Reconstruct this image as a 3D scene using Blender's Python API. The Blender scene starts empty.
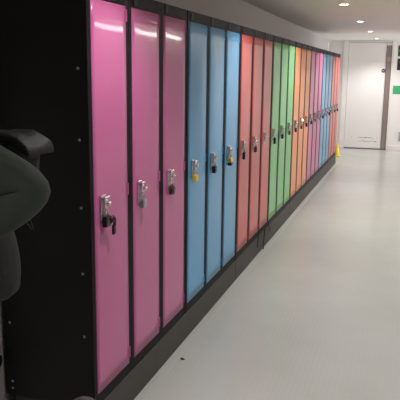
import bpy, bmesh, math, random
from mathutils import Vector, Matrix, noise

random.seed(7)
scn = bpy.context.scene
C = scn.collection
PI = math.pi

# ------------------------------------------------------------------ camera
def make_camera():
    f, ya, pi_, ro = 646.21, -0.306918, 0.195323, 0.0119892
    loc = Vector((1.202, -2.3234, 1.6102))
    fwd = Vector((math.sin(ya) * math.cos(pi_), math.cos(ya) * math.cos(pi_), -math.sin(pi_)))
    right = Vector((math.cos(ya), -math.sin(ya), 0))
    up = right.cross(fwd)
    r = right * math.cos(ro) + up * math.sin(ro)
    u = -right * math.sin(ro) + up * math.cos(ro)
    m = Matrix(((r.x, u.x, -fwd.x, loc.x), (r.y, u.y, -fwd.y, loc.y), (r.z, u.z, -fwd.z, loc.z), (0, 0, 0, 1)))
    cd = bpy.data.cameras.new('camera')
    cd.sensor_width = 36
    cd.lens = f / 400 * 36
    cd.clip_start = .05
    co = bpy.data.objects.new('camera', cd)
    co.matrix_world = m
    C.objects.link(co)
    scn.camera = co
make_camera()

# ------------------------------------------------------------------ world, lights, exposure
w = bpy.data.worlds.new('world'); scn.world = w; w.use_nodes = True
w.node_tree.nodes['Background'].inputs['Color'].default_value = (.8, .85, 1, 1)
w.node_tree.nodes['Background'].inputs['Strength'].default_value = .3
scn.view_settings.view_transform = 'Standard'
scn.view_settings.look = 'None'
scn.view_settings.gamma = 1
scn.view_settings.use_curve_mapping = False
scn.view_settings.exposure = 0.0

def area(name, loc, rot, sx, sy, power, col):
    l = bpy.data.lights.new(name, 'AREA'); l.shape = 'RECTANGLE'; l.size = sx; l.size_y = sy
    l.energy = power; l.color = col
    o = bpy.data.objects.new(name, l); o.location = loc; o.rotation_euler = rot; C.objects.link(o)
    return o
# daylight through the window of the side passage at the far end
area('daylight_side_window', (4.85, 11.1, 1.25), (0, PI / 2, 0), 1.9, 2.1, 105, (.97, .98, 1))
SPOT_FAR, SPOT_NEAR = 98, 76

# ------------------------------------------------------------------ helpers
def lin(c):
    return tuple(((v / 255) / 12.92 if v / 255 <= .04045 else ((v / 255 + .055) / 1.055) ** 2.4) for v in c) + (1,)

def mat(name, rgb, rough=.5, metal=0, coat=0, emit=None, estr=0, bump=None, spec=.5, var=None):
    m = bpy.data.materials.new(name); m.use_nodes = True
    nt = m.node_tree; b = nt.nodes['Principled BSDF']
    b.inputs['Base Color'].default_value = lin(rgb)
    b.inputs['Roughness'].default_value = rough
    b.inputs['Metallic'].default_value = metal
    b.inputs['Coat Weight'].default_value = coat
    b.inputs['Coat Roughness'].default_value = .06
    b.inputs['Specular IOR Level'].default_value = spec
    if emit:
        b.inputs['Emission Color'].default_value = lin(emit); b.inputs['Emission Strength'].default_value = estr
    tc = nt.nodes.new('ShaderNodeTexCoord')
    if var:
        n = nt.nodes.new('ShaderNodeTexNoise'); n.inputs['Scale'].default_value = var[0]; n.inputs['Detail'].default_value = 4
        nt.links.new(tc.outputs['Object'], n.inputs['Vector'])
        cr = nt.nodes.new('ShaderNodeMix'); cr.data_type = 'RGBA'
        cr.inputs[6].default_value = lin(rgb); cr.inputs[7].default_value = lin(var[1])
        nt.links.new(n.outputs['Fac'], cr.inputs[0]); nt.links.new(cr.outputs[2], b.inputs['Base Color'])
    if bump:
        n = nt.nodes.new('ShaderNodeTexNoise'); n.inputs['Scale'].default_value = bump[0]; n.inputs['Detail'].default_value = bump[2] if len(bump) > 2 else 2
        nt.links.new(tc.outputs['Object'], n.inputs['Vector'])
        bp = nt.nodes.new('ShaderNodeBump'); bp.inputs['Strength'].default_value = 1; bp.inputs['Distance'].default_value = bump[1]
        nt.links.new(n.outputs['Fac'], bp.inputs['Height']); nt.links.new(bp.outputs['Normal'], b.inputs['Normal'])
    return m

def tag(o, label=None, cat=None, group=None, kind=None):
    if label: o['label'] = label
    if cat: o['category'] = cat
    if group: o['group'] = group
    if kind: o['kind'] = kind
    return o

def link(name, me, parent=None, loc=(0, 0, 0), rot=(0, 0, 0)):
    o = bpy.data.objects.new(name, me); C.objects.link(o)
    if parent: o.parent = parent
    o.location = loc; o.rotation_euler = rot
    return o

def empty(name, loc, rz=0):
    o = bpy.data.objects.new(name, None); o.empty_display_size = .05
    o.location = loc; o.rotation_euler = (0, 0, rz); C.objects.link(o)
    return o

def box(bm, x0, x1, y0, y1, z0, z1, bev=0, seg=2, mi=0):
    old = set(bm.faces)
    r = bmesh.ops.create_cube(bm, size=1)
    vs = r['verts']
    for v in vs:
        v.co = Vector(((x0 + x1) / 2 + v.co.x * (x1 - x0), (y0 + y1) / 2 + v.co.y * (y1 - y0), (z0 + z1) / 2 + v.co.z * (z1 - z0)))
    fs = {f for v in vs for f in v.link_faces}
    for f in fs: f.material_index = mi
    if bev:
        es = {e for v in vs for e in v.link_edges}
        bmesh.ops.bevel(bm, geom=list(es), offset=bev, segments=seg, affect='EDGES', profile=.5)
    if mi:
        for f in bm.faces:
            if f not in old: f.material_index = mi

def cyl(bm, c, axis, r1, r2, h, seg=20, mi=0):
    q = Vector((0, 0, 1)).rotation_difference(Vector(axis).normalized()).to_matrix().to_4x4()
    M = Matrix.Translation(Vector(c)) @ q
    r = bmesh.ops.create_cone(bm, cap_ends=True, segments=seg, radius1=r1, radius2=r2, depth=h, matrix=M)
    for v in r['verts']:
        for f in v.link_faces: f.material_index = mi

def ball(bm, c, r, sc=(1, 1, 1), mi=0, u=16, v=10):
    M = Matrix.Translation(Vector(c)) @ Matrix.Diagonal((*sc, 1))
    rr = bmesh.ops.create_uvsphere(bm, u_segments=u, v_segments=v, radius=r, matrix=M)
    for vv in rr['verts']:
        for f in vv.link_faces: f.material_index = mi

def tube(bm, pts, rad, n=8, mi=0, closed=False, flat=1.0):
    pts = [Vector(p) for p in pts]
    rings = []
    prev = None
    N = len(pts)
    for i, p in enumerate(pts):
        if closed: t = (pts[(i + 1) % N] - pts[i - 1]).normalized()
        else: t = (pts[min(i + 1, N - 1)] - pts[max(i - 1, 0)]).normalized()
        if prev is None:
            a = Vector((0, 0, 1)) if abs(t.z) < .9 else Vector((1, 0, 0))
            nrm = t.cross(a).normalized()
        else:
            nrm = (prev - t * prev.dot(t)).normalized()
        prev = nrm; bn = t.cross(nrm)
        r = rad(i) if callable(rad) else rad
        rings.append([bm.verts.new(p + nrm * r * math.cos(2 * PI * k / n) + bn * r * flat * math.sin(2 * PI * k / n)) for k in range(n)])
    for i in range(N if closed else N - 1):
        a, b = rings[i], rings[(i + 1) % N]
        for k in range(n):
            f = bm.faces.new((a[k], a[(k + 1) % n], b[(k + 1) % n], b[k])); f.material_index = mi; f.smooth = True
    if not closed:
        bm.faces.new(list(reversed(rings[0]))).material_index = mi
        bm.faces.new(rings[-1]).material_index = mi

def mesh(name, bm, mats, smooth=False):
    bmesh.ops.recalc_face_normals(bm, faces=bm.faces[:])
    me = bpy.data.meshes.new(name); bm.to_mesh(me); bm.free()
    for m in (mats if isinstance(mats, (list, tuple)) else [mats]): me.materials.append(m)
    if smooth:
        for p in me.polygons: p.use_smooth = True
    return me

def bmf(fn):
    bm = bmesh.new(); fn(bm); return bm

def struct(name, bm, m, parent=None):
    o = link(name, mesh(name, bm, m), parent)
    if not parent: tag(o, kind='structure')
    return o

# ------------------------------------------------------------------ materials
PAINT_LIGHT = mat('wall_paint_light', (232, 228, 224), .6)
PAINT = mat('wall_paint_grey', (182, 177, 177), .6, bump=(60, .0006))
PAINT_CEIL = mat('ceiling_paint', (236, 229, 223), .7, bump=(50, .0005))
PAINT_FAR_LIT = mat('far_lit_white', (240, 238, 232), .6)  # whiter colour carries the brighter light on the far ceiling
PAINT_END = mat('end_wall_paint', (236, 231, 228), .45, bump=(60, .0004))
PAINT_DOOR = mat('white_door_laminate', (238, 233, 230), .35)
BLACK = mat('black_steel', (29, 27, 28), .42, spec=.3, bump=(400, .0001), var=(3, (17, 16, 17)))
FRAME = mat('black_steel_frame', (24, 20, 26), .5, spec=.08)
PLINTH = mat('dark_plinth_steel', (76, 73, 70), .5, spec=.15, var=(9, (64, 62, 59)))
CHROME = mat('chrome', (205, 203, 200), .22, metal=1)
STEEL = mat('brushed_steel', (170, 172, 178), .35, metal=.9)
ZINC = mat('zinc_plate', (222, 220, 222), .24, metal=.75)
BRASS = mat('brass', (222, 170, 60), .35, metal=.5)
YELLOWP = mat('yellow_plastic', (238, 190, 45), .4)
BLACKP = mat('black_plastic', (22, 21, 22), .35)
MAROON = mat('dark_maroon_plastic', (62, 26, 40), .35)
RUBBER = mat('black_rubber', (20, 20, 20), .7)

def floor_material():
    m = bpy.data.materials.new('studded_vinyl_floor'); m.use_nodes = True
    nt = m.node_tree; b = nt.nodes['Principled BSDF']
    b.inputs['Roughness'].default_value = .3
    b.inputs['Specular IOR Level'].default_value = .5
    tc = nt.nodes.new('ShaderNodeTexCoord')
    mp = nt.nodes.new('ShaderNodeMapping'); mp.inputs['Scale'].default_value = (1 / .030,) * 3
    nt.links.new(tc.outputs['Object'], mp.inputs['Vector'])
    fr = nt.nodes.new('ShaderNodeVectorMath'); fr.operation = 'FRACTION'
    nt.links.new(mp.outputs[0], fr.inputs[0])
    sub = nt.nodes.new('ShaderNodeVectorMath'); sub.operation = 'SUBTRACT'; sub.inputs[1].default_value = (.5, .5, 0)
    nt.links.new(fr.outputs[0], sub.inputs[0])
    ml = nt.nodes.new('ShaderNodeVectorMath'); ml.operation = 'MULTIPLY'; ml.inputs[1].default_value = (1, 1, 0)
    nt.links.new(sub.outputs[0], ml.inputs[0])
    ln = nt.nodes.new('ShaderNodeVectorMath'); ln.operation = 'LENGTH'
    nt.links.new(ml.outputs[0], ln.inputs[0])
    mr = nt.nodes.new('ShaderNodeMapRange'); mr.interpolation_type = 'SMOOTHSTEP'
    mr.inputs['From Min'].default_value = .18; mr.inputs['From Max'].default_value = .38
    mr.inputs['To Min'].default_value = 1; mr.inputs['To Max'].default_value = 0
    nt.links.new(ln.outputs['Value'], mr.inputs['Value'])
    bp = nt.nodes.new('ShaderNodeBump'); bp.inputs['Distance'].default_value = .0012; bp.inputs['Strength'].default_value = .27
    nt.links.new(mr.outputs[0], bp.inputs['Height'])
    nt.links.new(bp.outputs[0], b.inputs['Normal'])
    rg = nt.nodes.new('ShaderNodeMapRange'); rg.inputs['To Min'].default_value = .25; rg.inputs['To Max'].default_value = .22
    nt.links.new(mr.outputs[0], rg.inputs['Value']); nt.links.new(rg.outputs[0], b.inputs['Roughness'])
    n = nt.nodes.new('ShaderNodeTexNoise'); n.inputs['Scale'].default_value = 2.2; n.inputs['Detail'].default_value = 6
    nt.links.new(tc.outputs['Object'], n.inputs['Vector'])
    mx = nt.nodes.new('ShaderNodeMix'); mx.data_type = 'RGBA'
    mx.inputs[6].default_value = lin((183, 184, 178)); mx.inputs[7].default_value = lin((170, 171, 164))
    nt.links.new(n.outputs['Fac'], mx.inputs[0]); nt.links.new(mx.outputs[2], b.inputs['Base Color'])
    return m
FLOOR = floor_material()
FLOOR_SMOOTH = mat('smooth_vinyl_edge', (170, 171, 164), .4)

def door_mat(name, rgb):
    return mat(name, rgb, .35, coat=.32, spec=.3, bump=(2.3, .0016, 1))
COL = {
    'pink': door_mat('pink_door_paint', (192, 96, 146)),
    'blue': door_mat('blue_door_paint', (86, 160, 206)),
    'red': door_mat('red_door_paint', (196, 78, 74)),
    'green': door_mat('green_door_paint', (110, 188, 116)),
    'orange': door_mat('orange_door_paint', (232, 140, 74)),
}

# ------------------------------------------------------------------ structure
CZ = 2.32        # ceiling height
XW = -.46        # left wall
XR = 2.45        # right wall
YE = 12.25       # end wall
YC = 9.75        # start of the side passage
struct('floor', bmf(lambda b: box(b, XW - .1, 5.1, -6, YE + .1, -.1, 0)), FLOOR)
bm = bmesh.new(); box(bm, XW - .1, XR + .1, -6, YC, CZ, CZ + .1); struct('ceiling', bm, PAINT_CEIL)
bm = bmesh.new(); box(bm, XW - .1, 5.1, YC, YE + .1, CZ, CZ + .1); struct('ceiling', bm, PAINT_FAR_LIT)
bm = bmesh.new(); box(bm, XW - .1, XW, -6, YE + .1, 0, CZ); struct('wall_left', bm, PAINT)
bm = bmesh.new(); box(bm, XR, XR + .1, -6, YC, 0, CZ); struct('wall_right', bm, PAINT_LIGHT)
bm = bmesh.new(); box(bm, XR + .1, 5.1, YC - .1, YC, 0, CZ); struct('wall_passage', bm, PAINT_LIGHT)
bm = bmesh.new(); box(bm, XW - .1, XR + .1, -6.1, -6, 0, CZ); struct('wall_back', bm, PAINT_LIGHT)
# end wall: built round the door and the notice panel
bm = bmesh.new()
box(bm, XW - .1, -.205, YE, YE + .1, 0, CZ)
box(bm, .835, 5.1, YE, YE + .1, 0, CZ)
box(bm, -.205, .835, YE, YE + .1, 2.295, CZ)
struct('wall_end', bm, PAINT_END)
# side passage window wall
bm = bmesh.new()
box(bm, 5, 5.1, YC, YE, 0, .25); box(bm, 5, 5.1, YC, YE, 2.25, CZ)
box(bm, 5, 5.1, YC, 10.0, .25, 2.25); box(bm, 5, 5.1, 12.2, YE, .25, 2.25)
struct('wall_window_side', bm, PAINT)
wf = bmesh.new()
for y0, y1 in ((10.0, 10.06), (11.07, 11.13), (12.14, 12.2)): box(wf, 5.0, 5.06, y0, y1, .25, 2.25)
for z0, z1 in ((.25, .31), (2.19, 2.25)): box(wf, 5.0, 5.06, 10.0, 12.2, z0, z1)
win = struct('window_1', wf, PAINT_DOOR)
# left wall: jamb of an opening past the lockers
bm = bmesh.new(); box(bm, XW, XW + .014, 11.45, 11.52, 0, 2.25, .003)
struct('trim_1', bm, PAINT_FAR_LIT)
# added unseen dark windows opposite the lockers, to darken the door reflections
GLASS_DARK = mat('added_dark_glass', (14, 16, 18), .06)
for n_, (y0, y1) in enumerate(((4.2, 6.5), (6.75, 9.05))):
    b = bmesh.new()
    for ya, yb in ((y0, y0 + .05), ((y0 + y1) / 2 - .025, (y0 + y1) / 2 + .025), (y1 - .05, y1)): box(b, XR - .02, XR, ya, yb, .75, 1.98, .003)
    for za, zb in ((.75, .80), (1.93, 1.98), (1.50, 1.53)): box(b, XR - .02, XR, y0, y1, za, zb, .003)
    wn = struct('window_%d' % (n_ + 2), b, PAINT_DOOR)
    link('added_dark_pane', mesh('added_dark_pane', bmf(lambda q: box(q, XR - .010, XR - .004, y0 + .04, y1 - .04, .79, 1.94)), GLASS_DARK), wn)
# smooth strip of flooring beside the plinth
bm = bmesh.new(); box(bm, .004, .055, -2.2, 9.9, 0, .003, .001); struct('trim_2', bm, FLOOR_SMOOTH)
bm = bmesh.new(); box(bm, XW, XW + .012, -6, -.03, 0, .09, .003); struct('baseboard_left', bm, PAINT_END)
bm = bmesh.new(); box(bm, XR - .012, XR, -6, YC, 0, .09, .003); struct('baseboard_right', bm, PAINT_END)
bm = bmesh.new(); box(bm, .9, 5.0, YE - .014, YE, 0, .075, .003); struct('baseboard_end', bm, PAINT_END)

# end door
DARKGAP = mat('door_gap_shadow', (70, 62, 58), .8)
BROWNMETAL = mat('brown_metal_panel', (140, 122, 117), .4, metal=.1, var=(5, (150, 136, 130)))
d = bmesh.new()
box(d, -.205, -.095, YE - .02, YE + .08, 0, 2.295, .003)
box(d, .805, .835, YE - .02, YE + .08, 0, 2.295, .003)
box(d, -.095, .805, YE - .02, YE + .08, 2.275, 2.295, .003)
box(d, -.205, .835, YE + .08, YE + .1, 0, 2.295)
door = struct('door_1', d, PAINT_END)
link('door_leaf', mesh('door_leaf', bmf(lambda b: box(b, -.088, .690, YE + .008, YE + .05, .018, 2.268, .003)), PAINT_DOOR), door)
link('gap_shade_strip', mesh('gap_shade_strip', bmf(lambda b: box(b, -.095, .805, YE - .01, YE + .07, 0, .016, .003)), DARKGAP), door)  # dark strip stands in for the shade in the gap under the leaf
sp = link('side_strip', mesh('side_strip', bmf(lambda b: box(b, .700, .802, YE - .004, YE + .05, .017, 2.21, .003)), BROWNMETAL), door)
sp['label'] = 'grey brown metal strip along the door edge'
link('strip_header', mesh('strip_header', bmf(lambda b: box(b, .700, .802, YE + .004, YE + .05, 2.212, 2.272, .002)), PAINT_DOOR), door)
link('strip_plate', mesh('strip_plate', bmf(lambda b: box(b, .699, .803, YE - .008, YE - .004, 1.88, 1.98, .002)), mat('strip_plate', (168, 150, 146), .35)), door)
# scuffs on the foot of the leaf
def scuffs(b):
    rnd = random.Random(3)
    x = .0
    for z, x0, x1, g in ((.245, .05, .62, .3), (.235, .26, .62, .1), (.165, .17, .6, .3), (.155, .33, .6, .15)):
        x = x0
        while x < x1:
            l = rnd.uniform(.02, .075)
            if rnd.random() > g:
                zz = z + rnd.uniform(-.004, .004)
                box(b, x, min(x + l, x1), YE + .0070, YE + .0082, zz, zz + rnd.uniform(.004, .010))
            x += l + rnd.uniform(.004, .02)
link('scuff_marks', mesh('scuff_marks', bmf(scuffs), mat('scuff_rubber', (150, 138, 132), .8)), door)

# linear light fitting on the right wall whose streak shows in the pink doors
LAMP = mat('lamp_diffuser', (255, 250, 240), .5, emit=(255, 248, 240), estr=24)
def linear_light():
    r = empty('linear_light', (XR, 6.4, 2.165))
    tag(r, 'long white linear light fitting high on the corridor wall opposite the lockers', 'light')
    link('housing', mesh('housing', bmf(lambda b: box(b, -.03, 0, -1.75, 1.75, -.035, .035, .006)), PAINT_END), r)
    link('diffuser', mesh('diffuser', bmf(lambda b: box(b, -.05, -.03, -1.7, 1.7, -.02, .02, .006)), LAMP), r)
linear_light()

# recessed downlights
LED = mat('downlight_lens', (255, 252, 245), .5, emit=(255, 250, 242), estr=22)
WHITE_RING = mat('downlight_ring', (240, 238, 235), .4)
def ring_bm(b):
    n = 32
    prof = [(.062, 0), (.062, -.006), (.050, -.008), (.044, -.002)]
    rs = [[b.verts.new((r * math.cos(2 * PI * k / n), r * math.sin(2 * PI * k / n), z)) for k in range(n)] for r, z in prof]
    for a, c in zip(rs, rs[1:]):
        for k in range(n): b.faces.new((a[k], a[(k + 1) % n], c[(k + 1) % n], c[k]))
ring_me = mesh('trim_ring', bmf(ring_bm), WHITE_RING, True)
lens_me = mesh('lens', bmf(lambda b: cyl(b, (0, 0, -.003), (0, 0, 1), .045, .045, .004, 32)), LED)
DL = [(.50, 4.755, 'nearest of the four round ceiling downlights in view'),
      (.50, 7.06, 'second nearest of the four round ceiling downlights, before the lit ceiling band'),
      (.505, 9.26, 'third round ceiling downlight, just in front of the lit ceiling band'),
      (.503, 11.5, 'farthest round ceiling downlight, set in the lit ceiling band by the end wall'),
      (.50, 2.45, 'round ceiling downlight above the pink lockers, out of the photo frame'),
      (.50, .15, 'round ceiling downlight above the end panel, out of the photo frame'),
      (.50, -2.15, 'round ceiling downlight above the photographer, out of the photo frame'),
      (1.85, -1.0, 'added right row fill downlight beside the photographer, out of the photo frame'),  # right row is added out of view to brighten the floor
      (1.85, 1.3, 'added right row fill downlight opposite the blue lockers, out of the photo frame'),
      (1.85, 3.6, 'added right row fill downlight opposite the green lockers, out of the photo frame'),
      (1.85, 5.9, 'added right row fill downlight opposite the far pink lockers, out of the photo frame')]
for x, y, lb in DL:
    r = empty('downlight', (x, y, CZ)); tag(r, lb, 'light', 'recessed ceiling downlights')
    link('trim_ring', ring_me, r); link('lens', lens_me, r)
    l = bpy.data.lights.new('downlight_lamp', 'SPOT')
    l.energy = SPOT_FAR if y > 4 else SPOT_NEAR
    l.spot_size = 2.15; l.spot_blend = .7; l.shadow_soft_size = .045; l.color = (1, .985, .975)
    lo = bpy.data.objects.new('downlight_lamp', l); C.objects.link(lo); lo.parent = r; lo.location = (0, 0, -.012)

# ------------------------------------------------------------------ lockers
PITCH, NG = .4, .01034
ZB, ZT, ZTOP, ZP, DEP = .219, 1.8894, 1.9487, .165, .447
def y_of(i): return i * PITCH + (i // 3) * NG

def body_bm(b):
    x0, x1 = -DEP, -.003
    box(b, x0, x1, .0005, .030, ZP, ZTOP, .0015, 1)
    box(b, x0, x1, .370, .3995, ZP, ZTOP, .0015, 1)
    box(b, x0, x0 + .004, .030, .370, ZP, ZTOP)
    box(b, x0 + .004, x1, .030, .370, ZT + .003, ZTOP, .0015, 1)
    box(b, x0 + .004, x1, .030, .370, ZP, ZB - .003, .0015, 1)
body_me = mesh('body', bmf(body_bm), FRAME)
near_me = body_me.copy(); near_me.name = 'body_near'
near_me.materials.append(BLACK)
for p in near_me.polygons:
    if p.normal.y < -.9 and p.center.y < .01: p.material_index = 1

def door_bm(b):
    # shallow tray door: gently crowned front with folded returns
    y0, y1, z0, z1, t = .032, .368, ZB, ZT, .018
    ny, nz = 10, 24
    g = []
    for i in range(ny + 1):
        row = []
        for k in range(nz + 1):
            u, v = i / ny, k / nz
            c = .0012 * (1 - (2 * u - 1) ** 2) * (1 - (2 * v - 1) ** 8)
            row.append(b.verts.new((c - .002, y0 + (y1 - y0) * u, z0 + (z1 - z0) * v)))
        g.append(row)
    for i in range(ny):
        for k in range(nz):
            b.faces.new((g[i][k], g[i + 1][k], g[i + 1][k + 1], g[i][k + 1])).smooth = True
    rim = [g[i][0] for i in range(ny + 1)] + [g[ny][k] for k in range(1, nz + 1)] + [g[i][nz] for i in range(ny - 1, -1, -1)] + [g[0][k] for k in range(nz - 1, 0, -1)]
    back = [b.verts.new(v.co + Vector((-t, 0, 0))) for v in rim]
    n = len(rim)
    for i in range(n): b.faces.new((rim[i], rim[(i + 1) % n], back[(i + 1) % n], back[i]))
    b.faces.new(back)
door_mes = {}
hinge_mes = {}
plate_me = mesh('number_plate', bmf(lambda b: box(b, -.003, .0015, .052, .092, 1.900, 1.938, .002)), mat('plate_black', (12, 12, 12), .6))
def latch_bm(b):
    # zinc backplate, raised cam housing with tilted lip, turn knob and staple
    box(b, .0005, .0045, .082, .124, .985, 1.098, .0015)
    box(b, .003, .022, .088, .118, 1.040, 1.082, .004)
    box(b, .003, .026, .080, .122, 1.084, 1.094, .003)
    cyl(b, (.026, .104, 1.062), (1, 0, 0), .0125, .011, .010, 18, 1)
    ball(b, (.032, .104, 1.062), .0105, (.7, 1, 1), 1, 14, 8)
    pts = [(.016 + .011 * math.cos(a), .104, 1.026 + .011 * math.sin(a)) for a in [2 * PI * k / 16 for k in range(16)]]
    tube(b, pts, .0026, 6, closed=True)
    box(b, .003, .012, .098, .110, 1.012, 1.044, .002)
latch_me = mesh('latch', bmf(latch_bm), [ZINC, mat('polished_chrome', (238, 236, 234), .1, metal=1)])
def hinge_bm(b):
    for z in (.276, 1.079, 1.85):
        pass
    box(b, -.004, -.0005, .3685, .380, -.026, .026, .001)
    cyl(b, (-.0005, .3715, 0), (0, 0, 1), .0026, .0026, .052, 12)
screw_me = mesh('screw', bmf(lambda b: (ball(b, (0, 0, 0), .0062, (1, .45, 1), u=14, v=8))), STEEL, True)

ORD = ['nearest', 'middle', 'farthest']
GR = [('near pink', 'pink'), ('near blue', 'blue'), ('near red', 'red'), ('green', 'green'), ('orange', 'orange'), ('far pink', 'pink'), ('far blue', 'blue'), ('last red', 'red')]
for i in range(24):
    gname, col = GR[i // 3]
    r = empty('locker', (0, y_of(i), 0))
    extra = ', bare black end panel showing' if i == 0 else (', last of the whole row' if i == 23 else '')
    tag(r, 'tall %s locker, %s of the %s trio%s' % (col, ORD[i % 3], gname, extra), 'locker', 'row of coloured lockers')
    bo = link('body', near_me if i == 0 else body_me, r)
    link('number_plate', plate_me, bo)
    if i == 0:
        for z in (1.90, 1.620, 1.337, 1.058, .776, .496): link('screw', screw_me, bo, (-.045, 0, z))
        for z in (1.90, 1.62, 1.347, 1.06, .78, .512, .232, .198): link('screw', screw_me, bo, (-.413, 0, z))
    if col not in door_mes:
        door_mes[col] = mesh('door_' + col, bmf(door_bm), COL[col])
        hinge_mes[col] = mesh('hinge_' + col, bmf(hinge_bm), COL[col])
    do = link('door', door_mes[col], r)
    link('latch', latch_me, do)
    for z in (.276, 1.079, 1.85): link('hinge', hinge_mes[col], do, (0, 0, z))

# plinths: one under every six lockers
for k in range(4):
    y0, y1 = y_of(k * 6) + .002, y_of(k * 6 + 5) + PITCH + .006
    def pl(b):
        box(b, -.40, .0, y0, y1, .001, ZP - .001, .002)
    o = link('locker_plinth', mesh('locker_plinth', bmf(pl), PLINTH))
    tag(o, 'dark grey steel plinth under the ' + ['near pink and near blue lockers', 'near red and green lockers', 'orange and far pink lockers', 'far blue and last red lockers'][k], 'plinth', 'plinths under the lockers')

# ------------------------------------------------------------------ padlocks
def shackle_bm(b, wd=.011, top=1.036, low=1.004, x=.020):
    pts = [(x, .104 - wd, low)] + [(x, .104 - wd * math.cos(a), top - wd + wd * math.sin(a)) for a in [PI * k / 10 for k in range(11)]] + [(x, .104 + wd, low)]
    tube(b, pts, .0028, 8)
def pad_mesh(kind):
    b = bmesh.new()
    if kind in ('black', 'silver', 'brass', 'brown', 'dark'):
        w_, h_ = {'black': (.024, .046), 'silver': (.021, .042), 'brass': (.024, .038), 'brown': (.018, .042), 'dark': (.018, .046)}[kind]
        box(b, .009, .031, .104 - w_, .104 + w_, 1.008 - h_, 1.008, .005, 3)
        cyl(b, (.020, .104, 1.007 - h_), (0, 0, 1), .005, .005, .003, 12, 1)
        m = {'black': BLACKP, 'silver': STEEL, 'brass': YELLOWP, 'brown': mat('brown_padlock', (96, 62, 58), .4), 'dark': mat('dark_padlock', (48, 44, 50), .4)}[kind]
        return mesh('padlock_body_' + kind, b, [m, CHROME])
    if kind == 'round':
        cyl(b, (.020, .104, .984), (1, 0, 0), .026, .026, .020, 28)
        cyl(b, (.032, .104, .984), (1, 0, 0), .017, .014, .006, 28)
        cyl(b, (.036, .104, .984), (1, 0, 0), .006, .005, .005, 16, 1)
        return mesh('padlock_body_round', b, [MAROON, CHROME], False)
    if kind == 'blue_black':
        box(b, .007, .033, .082, .126, .960, 1.008, .008, 3)
        return mesh('padlock_body_wide', b, [BLACKP])
    if kind == 'two_tone':
        box(b, .007, .033, .081, .127, .980, 1.012, .006, 3)
        box(b, .005, .035, .079, .129, .957, .981, .008, 3, 1)
        return mesh('padlock_body_two_tone', b, [YELLOWP, BLACKP])
    if kind == 'combo':
        box(b, .009, .031, .088, .120, .950, 1.008, .006, 3)
        for q in range(3): cyl(b, (.020, .104, .966 + q * .013), (0, 0, 1), .0145, .0145, .007, 18, 1)
        return mesh('padlock_body_combo', b, [BLACKP, STEEL])
pm = {k: pad_mesh(k) for k in ('black', 'silver', 'brass', 'brown', 'dark', 'round', 'blue_black', 'two_tone', 'combo')}
sh_me = mesh('shackle', bmf(shackle_bm), CHROME)
kinds = ['black', 'silver', 'round', 'brass', 'blue_black', 'two_tone', 'combo', 'dark', None, 'combo', 'black', 'brown',
         'dark', 'brown', 'black', 'dark', 'silver', 'silver', 'dark', 'silver', 'dark', 'silver', 'brown', 'black']
desc = {'black': 'black square padlock', 'silver': 'plain silver padlock', 'round': 'round dark maroon dial padlock', 'brass': 'small yellow brass padlock',
        'blue_black': 'wide black padlock with rounded corners', 'two_tone': 'yellow padlock with a black foot', 'combo': 'narrow black combination padlock',
        'dark': 'dark grey padlock', 'brown': 'brownish padlock'}
for i, k in enumerate(kinds):
    if not k: continue
    gname, col = GR[i // 3]
    r = empty('padlock', (0, y_of(i), 0))
    ex = ' and black key fob' if i == 0 else ''
    tag(r, '%s%s on the %s locker of the %s trio' % (desc[k], ex, ORD[i % 3], gname), 'padlock', 'padlocks hanging on the locker latches')
    link('padlock_body', pm[k], r); link('shackle', sh_me, r)
    if i == 0:
        def fob(b):
            box(b, .022, .034, .143, .167, .916, .962, .005, 3)
            tube(b, [(.03, .118, .975), (.034, .135, .985), (.032, .150, .978), (.028, .155, .960)], .0045, 6)
        link('key_fob', mesh('key_fob', bmf(fob), BLACKP), r)
        def kc(b):
            tube(b, [(.03, .112, .99), (.036, .135, 1.0), (.034, .152, .985), (.03, .158, .955)], .007, 8)
        link('key_cover', mesh('key_cover', bmf(kc), MAROON), r)

# ------------------------------------------------------------------ straps hanging out under the red lockers
STRAP = mat('black_webbing', (26, 25, 27), .8)
def strap(pts, label, r=.013):
    b = bmesh.new(); tube(b, [(x + .006, y, z) for x, y, z in pts], r, 8, flat=.35)
    o = link('bag_strap', mesh('bag_strap', b, STRAP)); tag(o, label, 'strap', 'black straps caught under the red locker doors')
strap([(.008, 3.17, .226), (.010, 3.165, .20), (.012, 3.14, .16), (.010, 3.115, .12), (.014, 3.10, .095)], 'shorter black strap hanging under the middle near red locker door')
strap([(.008, 3.42, .226), (.010, 3.43, .19), (.012, 3.40, .13), (.012, 3.37, .07), (.014, 3.36, .012)], 'longest black strap, hanging from a near red locker down to the floor')
strap([(.008, 3.58, .226), (.010, 3.59, .20), (.012, 3.64, .15), (.010, 3.67, .11)], 'black strap at the boundary between the red and green lockers', .011)

# speck on the floor
b = bmesh.new()
tube(b, [(-.014, .004, .004), (-.004, -.003, .006), (.006, .001, .005), (.016, .006, .004)], lambda i: (.003, .0055, .006, .002)[i], 6)
o = link('debris', mesh('debris', b, mat('brown_leaf', (78, 68, 60), .8)), None, (.075, .93, 0), (0, 0, -.5))
tag(o, 'small dark scrap lying on the floor beside the near plinth', 'debris')

# yellow marker at the far end of the lockers
def cone():
    r = empty('floor_marker', (-.08, 10.7, 0)); tag(r, 'small yellow cone standing on the floor past the last red locker', 'cone')
    b = bmesh.new(); cyl(b, (0, 0, .13), (0, 0, 1), .055, .018, .23, 24); cyl(b, (0, 0, .25), (0, 0, 1), .022, .018, .02, 24)
    yp = mat('yellow_cone_plastic', (250, 222, 70), .4)
    link('cone_body', mesh('cone_body', b, yp, False), r)
    b = bmesh.new(); box(b, -.07, .07, -.07, .07, 0, .016, .006); link('cone_base', mesh('cone_base', b, yp), r)
cone()

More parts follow.
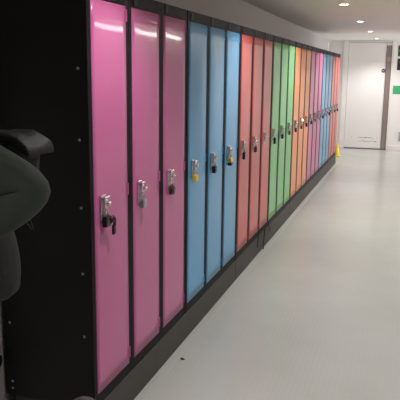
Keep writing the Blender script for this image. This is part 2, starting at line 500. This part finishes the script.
# ------------------------------------------------------------------ signs on the end wall
def disc_sign():
    r = empty('door_sign', (.652, YE + .008, 1.685)); tag(r, 'small round dark blue sign on the white end door', 'sign')
    link('sign_disc', mesh('sign_disc', bmf(lambda b: cyl(b, (0, -.0015, 0), (0, 1, 0), .042, .042, .003, 28)), mat('sign_blue', (52, 58, 108), .5)), r)
    link('white_centre', mesh('white_centre', bmf(lambda b: box(b, -.022, .022, -.0045, -.003, -.005, .005)), PAINT_DOOR), r)
disc_sign()
def flat(name, x0, x1, z0, z1, m, label, cat, stripes=()):
    r = empty(name, (x0, YE, z0)); tag(r, label, cat)
    link('sheet', mesh('sheet', bmf(lambda b: box(b, 0, x1 - x0, -.006, 0, 0, z1 - z0, .001)), m), r)
    for (a, c, mm) in stripes:
        link('printed_band', mesh('printed_band', bmf(lambda b: box(b, .03, x1 - x0 - .03, -.0075, -.006, a, c)), mm), r)
GREEN = mat('sign_green', (70, 170, 120), .4)
flat('wall_sign', .872, 1.26, 1.20, 1.375, GREEN, 'bright green rectangular sign on the end wall right of the door', 'sign')
flat('poster', .925, 1.30, 1.99, 2.21, mat('poster_green', (34, 84, 60), .5), 'dark green poster at the top of the end wall, right edge of the photo', 'poster', [(.10, .125, PAINT_DOOR)])
flat('poster', .925, 1.30, 1.70, 1.94, mat('poster_black', (46, 44, 52), .5), 'near black poster right of the door, below the dark green one', 'poster', [(.15, .17, mat('poster_print_grey', (120, 120, 130), .5))])
# faint panel outline around the notice area
bm = bmesh.new()
box(bm, .836, .862, YE - .02, YE, 0, 2.295, .003)
box(bm, .862, 2.2, YE - .016, YE, .075, .10, .003)
struct('trim_3', bm, PAINT_END)
tagm = link('socket_plate', mesh('socket_plate', bmf(lambda b: box(b, 1.055, 1.14, YE - .012, YE, .20, .40, .004)), mat('socket_grey_green', (150, 165, 155), .5)))
tag(tagm, 'small grey green plate low on the end wall at the right edge of the photo', 'plate')

# round black fitting on the left wall
def fitting(b):
    cyl(b, (XW + .008, -.055, .342), (1, 0, 0), .036, .034, .016, 24)
    cyl(b, (XW + .020, -.055, .342), (1, 0, 0), .024, .020, .010, 24)
o = link('wall_fitting', mesh('wall_fitting', bmf(fitting), BLACKP)); tag(o, 'round black fitting low on the pale wall beside the end panel', 'fitting')

# ------------------------------------------------------------------ person at the left edge
def fabric(name, rgb, sc=25, d=.004):
    return mat(name, rgb, .8, bump=(sc, d, 4), var=(14, tuple(int(v * .85) for v in rgb)))
SKIN = mat('skin', (190, 140, 115), .5, bump=(80, .0005))
OLIVE = fabric('dark_olive_cloth', (54, 62, 54), 13, .006)
VEST = fabric('black_cloth', (15, 15, 17), 18, .008)
TROUSER = fabric('charcoal_trouser_cloth', (34, 34, 38))
HAIRM = mat('dark_brown_hair', (40, 28, 22), .6, bump=(90, .003, 4))

def skin_obj(name, chains, m, parent, sub=2, loc=(0, 0, 0)):
    """chains: list of (points, radii); points that coincide share a vertex"""
    vs, es, rs, idx = [], [], [], {}
    for pts, rad in chains:
        prev = None
        for p_, r_ in zip(pts, rad):
            key = tuple(round(c, 4) for c in p_)
            if key not in idx:
                idx[key] = len(vs); vs.append(p_); rs.append(r_)
            if prev is not None: es.append((prev, idx[key]))
            prev = idx[key]
    me = bpy.data.meshes.new(name); me.from_pydata(vs, es, []); me.materials.append(m)
    o = link(name, me, parent, loc)
    sm = o.modifiers.new('skin', 'SKIN'); sm.use_smooth_shade = True
    lay = me.skin_vertices[0].data
    for i, r_ in enumerate(rs):
        lay[i].radius = (r_, r_) if not isinstance(r_, tuple) else r_
    seen = set()
    adj = {}
    for a, c in es: adj.setdefault(a, []).append(c); adj.setdefault(c, []).append(a)
    for s in range(len(vs)):
        if s in seen: continue
        lay[s].use_root = True
        st = [s]
        while st:
            q = st.pop()
            if q in seen: continue
            seen.add(q); st += adj.get(q, [])
    ss = o.modifiers.new('sub', 'SUBSURF'); ss.levels = sub; ss.render_levels = sub
    return o

PX, PY = .0, -.93     # pelvis foot point; the person faces the wall (-X)
per = empty('person', (PX, PY, 0))
tag(per, 'person in a dark olive top, bent elbow showing at the left edge', 'person')
pel = (.03, 0, .93); wa = (.02, 0, 1.08); ch = (.0, 0, 1.27); nk = (-.04, 0, 1.46)
elb = (.345, -.005, 1.312); shl = (.03, -.13, 1.41); hand_l = (.05, -.20, 1.13)
shr = (.0, .17, 1.41); elr = (-.05, .24, 1.14); har = (-.22, .22, 1.0)
body_ch = [([pel, wa, ch, nk, (-.05, 0, 1.53)], [.12, .11, .125, .055, .055]),
           ([ch, shl, (.17, -.07, 1.365), elb, (.18, -.10, 1.235), hand_l], [.125, .05, .043, .037, .032, .024]),
           ([ch, shr, elr, har], [.125, .05, .038, .025]),
           ([pel, (.03, -.09, .86), (.0, -.10, .49), (.04, -.10, .09), (-.10, -.11, .05)], [.12, .085, .055, .038, .035]),
           ([pel, (.03, .09, .86), (-.02, .10, .49), (.02, .10, .09), (-.12, .11, .05)], [.12, .085, .055, .038, .035])]
def fingers(h, d, side):
    d = Vector(d).normalized(); s = Vector(side).normalized(); c = s.cross(d).normalized()
    h = Vector(h); out = [([tuple(h), tuple(h + d * .04), tuple(h + d * .075)], [.024, .027, .022])]
    for k, ln in enumerate((.062, .072, .068, .052)):
        o_ = s * (-.030 + .020 * k); a = h + d * .07 + o_
        out.append(([tuple(a), tuple(a + d * ln * .5), tuple(a + d * ln * .8 + c * .015), tuple(a + d * ln + c * .03)], [.0095, .009, .008, .007]))
    a = h + d * .02 - s * .02
    out.append(([tuple(a), tuple(a - s * .025 + d * .02), tuple(a - s * .035 + d * .048 + c * .01)], [.012, .010, .008]))
    return out
body_ch += fingers(hand_l, (-1, -.1, -.35), (0, .3, 1)) + fingers(har, (-.9, -.1, -.4), (0, 1, 0))
skin_obj('body', body_ch, SKIN, per)
def head(b):
    c = Vector((-.075, 0, 1.60))
    r = bmesh.ops.create_uvsphere(b, u_segments=28, v_segments=20, radius=1)
    for v in r['verts']:
        x, y, z = v.co
        sx = .098; sy = .076 - .014 * max(0, -z); sz = .118
        nx = x
        if x < 0 and z < -.2: nx = x * (1 - .12 * (-z))
        q = Vector((nx * sx, y * sy, z * sz))
        # brow, nose, chin (the face looks to -X)
        dn = math.exp(-((y * .076 / .012) ** 2) - (((z * .118) + .012) / .02) ** 2)
        if x < -.5: q.x -= .022 * dn
        de = math.exp(-(((abs(y) * .076 - .030) / .012) ** 2) - (((z * .118) - .012) / .010) ** 2)
        if x < -.3: q.x += .008 * de
        dm = math.exp(-((y * .076 / .024) ** 2) - (((z * .118) + .050) / .008) ** 2)
        if x < -.5: q.x -= .005 * dm
        v.co = c + q
    for s in (-1, 1): ball(b, c + Vector((.005, s * .074, -.005)), .028, (.6, .35, 1.1), u=12, v=8)
link('head', mesh('head', bmf(head), SKIN, True), per)
link('eyes', mesh('eyes', bmf(lambda b: [ball(b, (-.155, s * .030, 1.612), .0115, (.8, 1.1, .8), u=12, v=8) for s in (-1, 1)]), mat('eye_dark', (50, 40, 35), .2), True), per)
def hair(b):
    c = Vector((-.07, 0, 1.615))
    r = bmesh.ops.create_uvsphere(b, u_segments=30, v_segments=22, radius=1)
    dele = []
    for v in r['verts']:
        x, y, z = v.co
        v.co = c + Vector((x * .108, y * .088, z * .118)) + Vector((0, 0, .004 * math.sin(20 * y + 9 * x)))
        if x < -.15 and z < .45: v.co += Vector((.06, 0, .03))
        if z < -.6: v.co.z = c.z - .072
link('hair', mesh('hair', bmf(hair), HAIRM, True), per)
# clothes
skin_obj('olive_top', [([(.03, 0, 1.0), wa, ch, (-.03, 0, 1.43)], [.14, .135, .148, .075]),
                       ([ch, shl, (.17, -.07, 1.368), elb, (.18, -.10, 1.235), (.07, -.19, 1.15)], [.148, .10, .10, .075, .075, .05]),
                       ([ch, shr, elr, (-.19, .222, 1.02)], [.148, .07, .056, .038])], OLIVE, per)
skin_obj('black_vest', [([(.08, 0, 1.028), (.085, 0, 1.05), (.085, 0, 1.13), (.03, 0, 1.27), (-.02, 0, 1.38)], [.172, .174, .172, .16, .13])], VEST, per)
skin_obj('trousers', [([(.03, 0, .99), (.03, 0, .92), (.03, -.095, .84), (.0, -.10, .49), (.035, -.10, .10)], [.145, .14, .10, .072, .062]),
                      ([(.03, 0, .92), (.03, .095, .84), (-.02, .10, .49), (.015, .10, .10)], [.14, .10, .072, .062])], TROUSER, per)
for s, x in ((-1, .01), (1, -.01)):
    def shoe(b):
        y = s * .105
        box(b, x - .17, x + .10, y - .045, y + .045, .0, .025, .008, 2)
        box(b, x - .16, x + .095, y - .042, y + .042, .02, .085, .03, 3)
    link('shoe', mesh('shoe', bmf(shoe), mat('shoe_black', (30, 30, 32), .5)), per)

# rucksack worn on the back, behind the elbow
def rucksack():
    r = empty('rucksack', (.115, -.70, 1.165)); tag(r, 'black rucksack behind the olive elbow at the left edge of the photo', 'bag')
    b = bmesh.new()
    box(b, -.02, .045, -.05, .09, .03, .25, .03, 4)
    bmesh.ops.subdivide_edges(b, edges=[e for e in b.edges if e.calc_length() > .05], cuts=4, use_grid_fill=True)
    for v in b.verts:
        v.co += Vector((.006, .006, .008)) * noise.noise(v.co * 16)
    link('bag_body', mesh('bag_body', b, VEST, True), r)
    b = bmesh.new()
    box(b, -.10, .085, -.055, .09, .238, .268, .012, 4)
    bmesh.ops.subdivide_edges(b, edges=[e for e in b.edges if e.calc_length() > .03], cuts=5, use_grid_fill=True)
    for v in b.verts:
        v.co.z += -1.15 * max(0, v.co.x - .048) + .012 * noise.noise(v.co * 22) - .010 * math.exp(-((v.co.x - .045) / .008) ** 2)
        v.co.y += .01 * noise.noise(v.co * 20)
    link('top_flap', mesh('top_flap', b, mat('black_nylon', (20, 20, 22), .6, spec=.25, bump=(40, .004, 3)), True), r)
    b = bmesh.new(); tube(b, [(.035, -.05, .06), (.06, -.055, .05), (.085, -.06, .02), (.09, -.055, .0), (.08, -.05, -.005), (.06, -.05, .02), (.035, -.05, .05)], .0035, 6)
    link('cord_loop', mesh('cord_loop', b, RUBBER), r)
rucksack()

# soft bag on the floor by the end panel
def soft_bag():
    r = empty('soft_bag', (.075, -.24, 0)); tag(r, 'grey brown fluffy bag, only its rounded top in view at the bottom edge', 'bag')
    b = bmesh.new()
    rr = bmesh.ops.create_uvsphere(b, u_segments=36, v_segments=24, radius=1)
    for v in rr['verts']:
        n_ = v.co.normalized()
        z = .18 + n_.z * .175
        k = 1.0 if n_.z > 0 else 1.0
        v.co = Vector((n_.x * .105 * k, n_.y * .10 * k, max(z, .0)))
        v.co += n_ * .006 * noise.noise(n_ * 6)
        if v.co.z < .01: v.co.z = 0
    FUR = mat('grey_brown_fleece', (118, 104, 107), .95, bump=(120, .008, 5), var=(45, (44, 38, 42)))
    link('bag_body', mesh('bag_body', b, FUR, True), r)
    b = bmesh.new(); tube(b, [(-.05, -.10, .10), (-.06, -.115, .2), (-.04, -.09, .29), (.0, -.03, .352 - .02), (.03, .05, .325), (.05, .09, .25)], .006, 8)
soft_bag()
